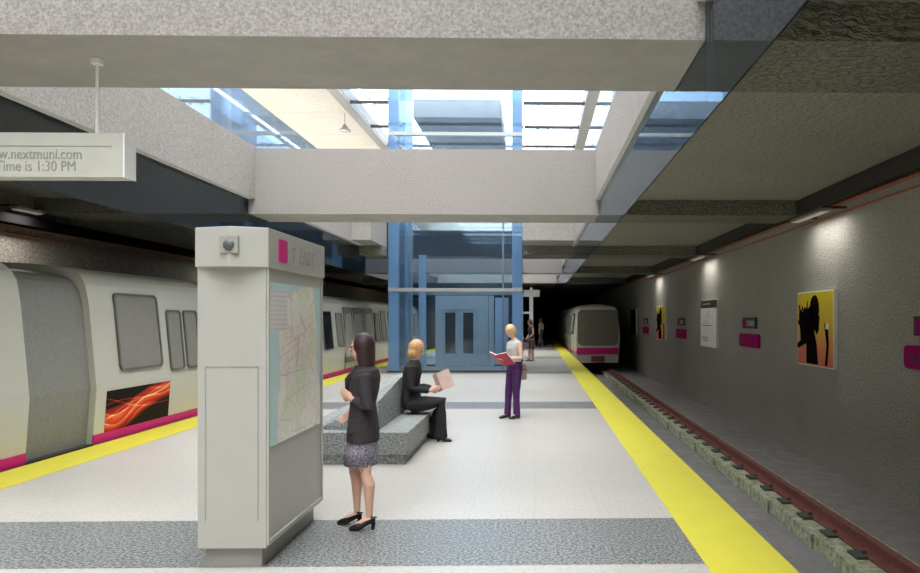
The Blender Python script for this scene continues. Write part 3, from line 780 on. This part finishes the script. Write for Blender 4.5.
MB().add(V, [(0,3,2,1),(0,1,4),(1,2,6,5,4),(0,4,5,7),(5,6,8,7),(0,7,8,3),(3,8,6,2)]).build('backrest', M['granite'], be)

# ================================================================== FAR SIGNPOST
sp_ = empty('platform_signpost', (-.18, 33.4, 0), 'white T shaped signpost beside the lift, behind the farther walkers', 'signpost')
MB().box(-.09, .09, -.06, .06, 0, 2.86).build('post', M['white'], sp_)
MB().box(-.36, .40, -.08, .08, 2.86, 3.18).build('cross_board', M['white'], sp_)
MB().tube([(0,0,3.18),(0,0,3.3)], .05, 8).build('finial', M['white'], sp_)
MB().box(-.38, -.09, -.04, .04, 2.05, 2.15).build('side_arm', M['white'], sp_)

# ================================================================== PEOPLE
def V3(*a): return Vector(a)
def oring(c, rx, ry, tilt=0, n=20, sq=1.0):
    """horizontal ring: rx forward half depth, ry sideways half width, tilt leans it forward"""
    c = Vector(c); out = []
    for k in range(n):
        a = 2*math.pi*k/n; x = rx*math.copysign(abs(math.cos(a))**sq, math.cos(a)); y = ry*math.copysign(abs(math.sin(a))**sq, math.sin(a))
        out.append(c+Vector((x*math.cos(tilt), y, -x*math.sin(tilt))))
    return out
def hand(b, wrist, d, nrm, s=1.0, curl=.5, side=1):
    """palm, four unequal bent fingers and a thumb; d finger direction, nrm palm facing"""
    d = Vector(d).normalized(); nrm = Vector(nrm); nrm = (nrm-d*nrm.dot(d)).normalized(); sd = d.cross(nrm).normalized()*side
    wv = Vector(wrist)
    pc = wv+d*.045*s
    R = Matrix((d, sd, nrm)).transposed()
    b.ell(pc, (.052*s, .040*s, .016*s), 12, 8, rot=R)
    b.tube([wv-d*.02*s, wv+d*.03*s], [.023*s, .024*s], 8)
    for k, L in enumerate((.066, .075, .070, .054)):
        p = wv+d*.078*s+sd*(.028-.0185*k)*s
        pts = [p-d*.03*s, p]; dd = d.copy(); q = p.copy()
        for j, f in enumerate((.45, .3, .25)):
            dd = (dd+nrm*curl*(.35+.35*j)).normalized(); q = q+dd*L*f*s; pts.append(q.copy())
        b.tube(pts, [.009*s,.0092*s,.0088*s,.008*s,.007*s], 8)
    p = wv+d*.02*s+sd*.025*s
    b.tube([p, p+(d*.5+sd*.75+nrm*.25)*.035*s, p+(d*1.3+sd*.95+nrm*.6)*.035*s, p+(d*2.0+sd*.8+nrm*.9)*.033*s], [.011*s,.0115*s,.010*s,.008*s], 8)
def head(b, c, s=1.0, tilt=0.0, turn=0.0):
    """skull with jaw, nose, ears, brow; c centre; tilt nods forward"""
    c = Vector(c); R = Matrix.Rotation(turn, 3, 'Z') @ Matrix.Rotation(tilt, 3, 'Y')
    def p(x, y, z): return c+R@Vector((x*s, y*s, z*s))
    b.ell(p(-.008,0,.022), (.092*s,.073*s,.092*s), 20, 14, rot=R)
    b.ell(p(.022,0,-.038), (.062*s,.054*s,.072*s), 16, 10, rot=R)
    b.ell(p(.052,0,-.085), (.026*s,.026*s,.020*s), 12, 8, rot=R)          # chin
    b.tube([p(.082,0,.018), p(.098,0,-.010), p(.110,0,-.028)], [.008*s,.011*s,.013*s], 8)   # nose
    b.ell(p(.080,0,-.060), (.014*s,.024*s,.011*s), 10, 8, rot=R)
    for q in (-1, 1):
        b.ell(p(-.005,.075*q,-.012), (.018*s,.008*s,.030*s), 10, 8, rot=R)
        b.ell(p(.072,.030*q,.030), (.014*s,.026*s,.008*s), 10, 6, rot=R)
    return p, R
def face_bits(p, R, s, par, lipmat):
    b = MB()
    for q in (-1, 1): b.ell(p(.0815,.031*q,.008), (.008*s,.013*s,.007*s), 10, 6, rot=R)
    b.build('eyes', M['eye'], par, smooth=True)
    MB().ell(p(.0905,0,-.060), (.007*s,.021*s,.007*s), 10, 6, rot=R).build('lips', lipmat, par, smooth=True)
def shoe(par, heel, toe, s=1.0, hh=.06, mat='shoe', slingback=True):
    """heeled shoe from heel point to toe point on the floor"""
    h = Vector(heel); t = Vector(toe); d = (t-h); L = d.length; d.normalize(); sd = Vector((-d.y, d.x, 0)); up = Vector((0,0,1))
    b = MB(); rings = []
    for u, wd, z0, z1 in ((.0,.018,hh,hh+.035),(.12,.03,hh*.97,hh+.05),(.35,.032,hh*.6,hh*.6+.05),(.6,.040,.006,.065),(.8,.042,.002,.052),(.95,.028,.002,.034),(1.0,.01,.004,.02)):
        c = h+d*L*u; wd *= s
        rings.append([c+sd*wd*x+up*(z0+(z1-z0)*z) for x, z in ((-1,0),(1,0),(1,.6),(.6,1),(-.6,1),(-1,.6))])
    b.loft(rings)
    o = b.build('shoe', M[mat], par, smooth=True)
    MB().tube([h+d*.015+up*hh, h+d*.022], [.02*s,.013*s], 10).build('heel', M[mat], o)
    return o
def foot(b, heel, toe, s=1.0, hh=.06):
    h = Vector(heel); t = Vector(toe); d = (t-h).normalized(); L = (t-h).length; up = Vector((0,0,1))
    b.tube([h+d*.03+up*(hh+.03), h+d*L*.4+up*(hh*.6+.04), h+d*L*.7+up*.035, h+d*L*.92+up*.022], [.028*s,.03*s,.028*s,.018*s], 10)

# ---- standing woman at the kiosk (forward = local +x, turned to face -X)
def woman_kiosk():
    r = empty('person', (-1.50, 6.10, 0), 'standing woman in charcoal jacket and patterned skirt facing the kiosk map', 'person', rz=math.pi)
    vs = .0065
    b = MB()
    hips = {1: V3(-.02,.075,.86), -1: V3(-.01,-.075,.86)}        # +y is her left = towards the camera
    kn = {1: V3(-.055,.085,.50), -1: V3(.085,-.075,.50)}
    an = {1: V3(-.085,.085,.115), -1: V3(.055,-.06,.115)}
    heel = {1: V3(-.135,.085,0), -1: V3(.02,-.06,0)}; toe = {1: V3(.085,.10,0), -1: V3(.235,-.085,0)}
    for s in (1, -1):
        b.tube([hips[s], hips[s].lerp(kn[s], .5)+V3(.012,0,0), kn[s]+V3(.0,0,.04), kn[s]-V3(0,0,.03), kn[s].lerp(an[s], .3)+V3(-.018,0,0), kn[s].lerp(an[s], .7)+V3(-.006,0,0), an[s]],
               [.075,.066,.050,.046,.053,.036,.028], 14)
        foot(b, heel[s], toe[s])
    b.loft([oring((-.015,0,.80),.09,.145), oring((-.015,0,.92),.095,.14), oring((-.015,0,1.02),.09,.125), oring((-.02,0,1.10),.09,.12), oring((-.02,0,1.22),.11,.145), oring((-.03,0,1.33),.095,.155), oring((-.035,0,1.385),.055,.09), oring((-.02,0,1.43),.045,.05), oring((-.005,0,1.50),.045,.047)])
    sh = {1: V3(-.045,.15,1.325), -1: V3(-.03,-.15,1.325)}
    eb = {1: V3(-.105,.20,1.05), -1: V3(-.03,-.20,1.05)}
    wr = {1: V3(.055,.13,1.125), -1: V3(.105,-.09,.985)}
    for s in (1, -1):
        b.tube([sh[s], sh[s].lerp(eb[s], .5), eb[s], eb[s].lerp(wr[s], .35), wr[s]], [.046,.042,.036,.036,.024], 12)
    hand(b, wr[1], (.8,-.3,.55), (0,-1,.2), 1.0, .6, 1); hand(b, wr[-1], (.75,.3,-.6), (0,1,.3), 1.0, .5, -1)
    p, R = head(b, (.0,0,1.555), 1.0, .08)
    bo = b.build('body', M['skin'], r, remesh=vs)
    face_bits(p, R, 1, r, M['lip'])
    # hair
    h = MB(); h.ell(p(-.018,0,.020), (.094,.092,.108), 20, 14, rot=R)
    h.loft([oring((-.025,0,1.58),.080,.092), oring((-.03,0,1.50),.078,.098), oring((-.04,0,1.42),.070,.098), oring((-.05,0,1.36),.056,.092), oring((-.055,0,1.33),.042,.08)])
    h.build('hair', M['hair1'], r, remesh=.008)
    # jacket
    j = MB(); j.loft([oring((-.01,0,.745),.138,.190), oring((-.012,0,.85),.135,.186), oring((-.012,0,.97),.120,.164), oring((-.01,0,1.07),.108,.146), oring((-.02,0,1.20),.128,.165), oring((-.033,0,1.30),.124,.182), oring((-.04,0,1.365),.100,.155), oring((-.045,0,1.40),.055,.075)])
    for s in (1, -1):
        w2 = wr[s].lerp(eb[s], .16)
        j.tube([sh[s], sh[s].lerp(eb[s], .5), eb[s], eb[s].lerp(wr[s], .4), w2], [.056,.054,.050,.046,.038], 14)
    j.build('jacket', M['jacket'], r, remesh=.008)
    # open front with lilac shirt and lapels
    f = MB(); f.add([(.112,-.045,1.12),(.112,.045,1.12),(.095,.06,1.30),(.035,.05,1.40),(.035,-.05,1.40),(.095,-.06,1.30)], [(0,1,2,5),(5,2,3,4)]); f.add([(.105,-.045,1.12),(.105,.045,1.12),(.085,.06,1.30),(.03,.05,1.40),(.03,-.05,1.40),(.085,-.06,1.30)], [(0,1,2,5),(5,2,3,4)])
    f.build('shirt', M['shirt'], r)
    for s in (1, -1): MB().tube([(.125,.03*s,1.10),(.112,.062*s,1.28),(.03,.07*s,1.40)], [.008,.02,.012], 8, flat=.5).build('lapel', M['jacket'], r, smooth=True)
    MB().box(-.03, .07, .165, .184, .84, .95).build('pocket', M['jacket'], r)
    k = MB(); k.loft([oring((.008,0,.545),.142,.165), oring((.0,0,.68),.136,.170), oring((-.012,0,.80),.118,.166), oring((-.015,0,.93),.10,.145)]); k.build('skirt', M['skirt'], r, smooth=True)
    for s in (1, -1):
        so = shoe(r, heel[s], toe[s], 1.0, .062)
        hh = heel[s]; MB().tube([hh+V3(.1,.032,.07), hh+V3(.01,.03,.10), hh+V3(-.012,0,.105), hh+V3(.01,-.03,.10), hh+V3(.1,-.032,.07)], .005, 6).build('strap', M['shoe'], so)
    return r
woman_kiosk()

# ---- seated woman reading on the bench, facing +X
def woman_seated():
    s_ = 1.13
    r = empty('person', (-1.82, 10.42, 0), 'seated woman in black suit with strawberry blonde hair reading on granite bench', 'person')
    b = MB(); vs = .009
    hip = {1: V3(0,.10,.53), -1: V3(0,-.10,.53)}
    kn = {1: V3(.44,.10,.56), -1: V3(.44,-.10,.575)}
    an = {1: V3(.22,.12,.12), -1: V3(.44,-.10,.11)}
    heel = {1: V3(.15,.12,0), -1: V3(.38,-.10,0)}; toe = {1: V3(.38,.13,0), -1: V3(.60,-.12,0)}
    for s in (1, -1):
        b.tube([hip[s], hip[s].lerp(kn[s], .5), kn[s], kn[s].lerp(an[s], .35), an[s]], [.098,.085,.062,.058,.036], 12); foot(b, heel[s], toe[s], 1.1, .04)
    T = [(0,.50,.12,.18),(-.015,.62,.115,.17),(-.02,.75,.10,.145),(-.015,.88,.105,.15),(0,1.0,.12,.168),(.01,1.10,.105,.175),(.02,1.16,.06,.10),(.035,1.21,.05,.054),(.05,1.27,.05,.052)]
    b.loft([oring((x,0,z),rx,ry) for x, z, rx, ry in T])
    sh = {1: V3(.015,.175,1.11), -1: V3(.015,-.175,1.11)}; eb = {1: V3(.02,.22,.79), -1: V3(.02,-.22,.79)}; wr = {1: V3(.29,.10,.76), -1: V3(.29,-.12,.75)}
    for s in (1, -1): b.tube([sh[s], eb[s], eb[s].lerp(wr[s], .4), wr[s]], [.052,.042,.04,.026], 12)
    hand(b, wr[1], (.9,-.2,.3), (0,-1,.3), 1.1, .5, 1); hand(b, wr[-1], (.9,.2,.3), (0,1,.3), 1.1, .5, -1)
    p, R = head(b, (.065,0,1.345), s_, .38)
    b.build('body', M['skin'], r, remesh=vs); face_bits(p, R, s_, r, M['lip'])
    h = MB(); h.ell(p(-.016,0,.028), (.104*s_,.096*s_,.110*s_), 20, 14, rot=R)
    h.ell(p(-.02,0,-.055), (.078*s_,.104*s_,.085*s_), 18, 12, rot=R); h.build('hair', M['hair2'], r, remesh=.010)
    j = MB(); j.loft([oring((x,0,z),rx+.022,ry+.022) for x, z, rx, ry in T[:-3]]+[oring((.02,0,1.15),.10,.15), oring((.035,0,1.195),.065,.075)])
    for s in (1, -1): j.tube([sh[s], eb[s], eb[s].lerp(wr[s], .4), wr[s].lerp(eb[s], .1)], [.068,.060,.056,.046], 12)
    j.build('jacket', M['suit'], r, remesh=.010)
    t = MB(); t.loft([oring((-.0,0,.47),.13,.20), oring((0,0,.55),.14,.20), oring((-.01,0,.68),.13,.185)])
    for s in (1, -1):
        a2 = an[s]+V3(-.0,0,-.055)
        t.tube([hip[s], hip[s].lerp(kn[s], .5), kn[s], kn[s].lerp(a2, .3), kn[s].lerp(a2, .7), a2], [.115,.102,.082,.076,.082,.098], 14)
    t.build('trousers', M['suit'], r, remesh=.010)
    for s in (1, -1): shoe(r, heel[s], toe[s], 1.15, .035)
woman_seated()
def booklet():
    r = empty('open_booklet', (-1.40, 10.36, .86), 'open pinkish booklet held by the seated woman', 'booklet')
    u = Vector((.86,-.30,.38)).normalized(); v = Vector((-.42,.10,.86)); v = (v-u*v.dot(u)).normalized(); n_ = u.cross(v)
    for s, w_ in ((1, .19), (-1, .10)):
        m = MB(); f = (u*s*.97+n_*-.25*(1 if s > 0 else 1.6)).normalized()
        q = [f*a+v*b+n_*c for c in (0,.007) for b in (-.12,.15) for a in (0, w_)]
        m.add(q, [(0,2,3,1),(4,5,7,6),(0,1,5,4),(2,6,7,3),(0,4,6,2),(1,3,7,5)]); m.build('page_block', M['paper'], r)
booklet()

# ---- reading woman in purple trousers, generic standing builder also used for the far walkers
def standing(loc, rz, label, H=1.70, hair='hair3', top='greytop', legs='purple', skirt=False, tilt=.5, hairlen=0, arms=None, vs=.009, sleeves=False, shoes='shoe', feet=None, skin='skin', wide=1.0):
    k = H/1.70
    r = empty('person', loc, label, 'person', rz=rz)
    def Q(x, y, z): return V3(x*k, y*k*wide, z*k)
    b = MB()
    hip = {1: Q(-.01,.09,.90), -1: Q(-.01,-.09,.90)}
    ft = feet or {1: (-.05,.09), -1: (.05,-.09)}
    an = {s: Q(ft[s][0],ft[s][1],.09) for s in (1,-1)}; kn = {s: hip[s].lerp(an[s], .5)+V3(.02,0,0) for s in (1,-1)}
    heel = {s: Q(ft[s][0]-.06,ft[s][1],0) for s in (1,-1)}; toe = {s: Q(ft[s][0]+.17,ft[s][1]*1.15,0) for s in (1,-1)}
    for s in (1, -1):
        b.tube([hip[s], kn[s], kn[s].lerp(an[s], .35)+V3(-.015,0,0), an[s]], [.088*k,.054*k,.055*k,.032*k], 12); foot(b, heel[s], toe[s], k, .035)
    T = [(-.02,.82,.10,.16),(-.02,.93,.11,.165),(-.01,1.05,.09,.13),(0,1.15,.095,.135),(.005,1.27,.112,.155),(-.01,1.37,.095,.165),(-.01,1.42,.05,.085),(.01,1.46,.045,.048),(.035,1.52,.045,.046)]
    b.loft([oring(Q(x,0,z),rx*k,ry*k*wide) for x, z, rx, ry in T])
    sh = {1: Q(-.01,.17,1.375), -1: Q(-.01,-.17,1.375)}
    A = arms or {1: ((-.04,.22,1.10),(.02,.21,.86)), -1: ((-.04,-.22,1.10),(.02,-.21,.86))}
    eb = {s: Q(*A[s][0]) for s in (1,-1)}; wr = {s: Q(*A[s][1]) for s in (1,-1)}
    for s in (1, -1):
        b.tube([sh[s], sh[s].lerp(eb[s], .5), eb[s], eb[s].lerp(wr[s], .4), wr[s]], [.050*k,.043*k,.037*k,.036*k,.024*k], 12)
        d = (wr[s]-eb[s]).normalized(); hand(b, wr[s], d, (0,-s,.25), k, .5, s)
    p, R = head(b, Q(.035+.06*tilt,0,1.585-.02*tilt), k, tilt)
    b.build('body', M[skin], r, remesh=vs)
    face_bits(p, R, k, r, M['lip'])
    h = MB(); h.ell(p(-.018,0,.030), (.099*k,.094*k,.106*k), 18, 12, rot=R); h.ell(p(-.045,0,-.02-.03*hairlen), (.068*k,.084*k,(.065+.05*hairlen)*k), 16, 10, rot=R)
    h.build('hair', M[hair], r, remesh=.011)
    t = MB(); t.loft([oring(Q(x,0,z),(rx+.014)*k,(ry+.014)*k*wide) for x, z, rx, ry in T[1:6]]+[oring(Q(-.01,0,1.415),.07*k,.10*k)])
    for s in (1, -1):
        if sleeves: t.tube([sh[s], sh[s].lerp(eb[s], .5), eb[s], wr[s].lerp(eb[s], .15)], [.066*k,.058*k,.052*k,.042*k], 12)
    t.build('top', M[top], r, remesh=.010)
    if skirt:
        MB().loft([oring(Q(0,0,.50),.16*k,.19*k), oring(Q(-.01,0,.75),.145*k,.185*k), oring(Q(-.01,0,1.0),.11*k,.15*k)]).build('skirt', M[legs], r, smooth=True)
    else:
        t = MB(); t.loft([oring(Q(-.02,0,.80),.118*k,.175*k*wide), oring(Q(-.02,0,.93),.132*k,.186*k*wide), oring(Q(-.012,0,1.03),.116*k,.158*k*wide)])
        for s in (1, -1):
            lo = an[s]+V3(0,0,-.05*k)
            t.tube([hip[s]+V3(0,0,-.02), kn[s], kn[s].lerp(lo, .5), lo], [.100*k,.070*k,.060*k,.066*k], 14)
        t.build('trousers', M[legs], r, remesh=.010)
    for s in (1, -1): shoe(r, heel[s], toe[s], k, .03, shoes)
    return r
A = {1: ((.0,.235,1.10),(.25,.10,1.10)), -1: ((.0,-.235,1.10),(.25,-.11,1.12))}
standing((-.38, 12.75, 0), math.radians(215), 'woman in purple trousers and sleeveless grey top reading an open red book', 1.70, 'hair3', 'greytop', 'purple', False, .62, 0, A, feet={1: (.0,.09), -1: (.10,-.07)})
def book():
    a = math.radians(215)
    r = empty('open_book', (-.40+.27*math.cos(a), 12.72+.27*math.sin(a), 1.06), 'open red book with white pages held by the woman in purple trousers', 'book')
    r.rotation_euler = (0, 0, a+.15)
    for s in (1, -1):
        R = Matrix.Rotation(-.75, 3, 'Y') @ Matrix.Rotation(.28*s, 3, 'X')
        def bx(x0, x1, y0, y1, z0, z1): 
            m = MB().box(x0, x1, y0, y1, z0, z1); m.v = [tuple(R@Vector(v)) for v in m.v]; return m
        y0, y1 = (0, .24) if s > 0 else (-.24, 0)
        c = bx(-.15, .15, y0, y1, -.012, -.004).build('cover', M['redcov'], r)
        bx(-.143, .143, y0*.97, y1*.97, -.004, .014).build('page_block', M['bookw'], c)
        bx(-.11, .11, y0*.85 if s < 0 else .03, y1*.85 if s > 0 else -.03, .014, .0155).build('printed_picture', M['redcov'], c)
book()
def bag(loc, rz, label, w, d, h, strap=None, handle=False, mat='bagb'):
    r = empty('handbag', loc, label, 'handbag', rz=rz)
    MB().loft([[(x*w*f, y*d*f, z) for x, y in ((-.5,-.4),(-.4,-.5),(.4,-.5),(.5,-.4),(.5,.4),(.4,.5),(-.4,.5),(-.5,.4))] for f, z in ((.92,0),(1.0,.03),(.98,h*.6),(.8,h))]).build('bag_body', M[mat], r, smooth=False, bevel=.006)
    MB().box(-w*.45, w*.45, -d*.5-.004, d*.5+.004, h*.62, h*.66).build('flap_edge', M['eye'], r)
    if handle: MB().tube([(-w*.28,0,h*.97),(-w*.24,0,h+.10),(0,0,h+.14),(w*.24,0,h+.10),(w*.28,0,h*.97)], .008, 8).build('handle', M['eye'], r)
    if strap: MB().tube(strap, .008, 8, flat=.5).build('strap', M['eye'], r)
    return r
bag((-.235, 12.70, .70), math.radians(215), 'taupe shoulder bag hanging at the hip of the woman reading a red book', .17, .08, .28,
    [(.0,.0,.29),(-.02,-.04,.42),(-.02,-.06,.55),(.04,-.10,.66),(.06,-.20,.76),(-.02,-.28,.80)])
standing((-.17, 30.1, 0), math.radians(200), 'distant woman in dark purple top and brown skirt carrying a bag', 1.78, 'hair4', 'dpurple', 'brownskirt', True, .25, .9, {1: ((-.02,.23,1.12),(.14,.10,.95)), -1: ((-.02,-.23,1.12),(.14,-.10,.95))}, vs=.014)
bag((-.38, 29.98, .52), math.radians(110), 'taupe handbag carried in front by the distant woman in purple top', .40, .14, .28, None, True)
standing((.39, 46.0, 0), math.radians(150), 'farthest walking man in off white shirt and grey trousers', 1.86, 'hair4', 'whshirt', 'greytr', False, .1, 0, None, vs=.016, sleeves=True, feet={1: (-.16,.09), -1: (.2,-.09)})
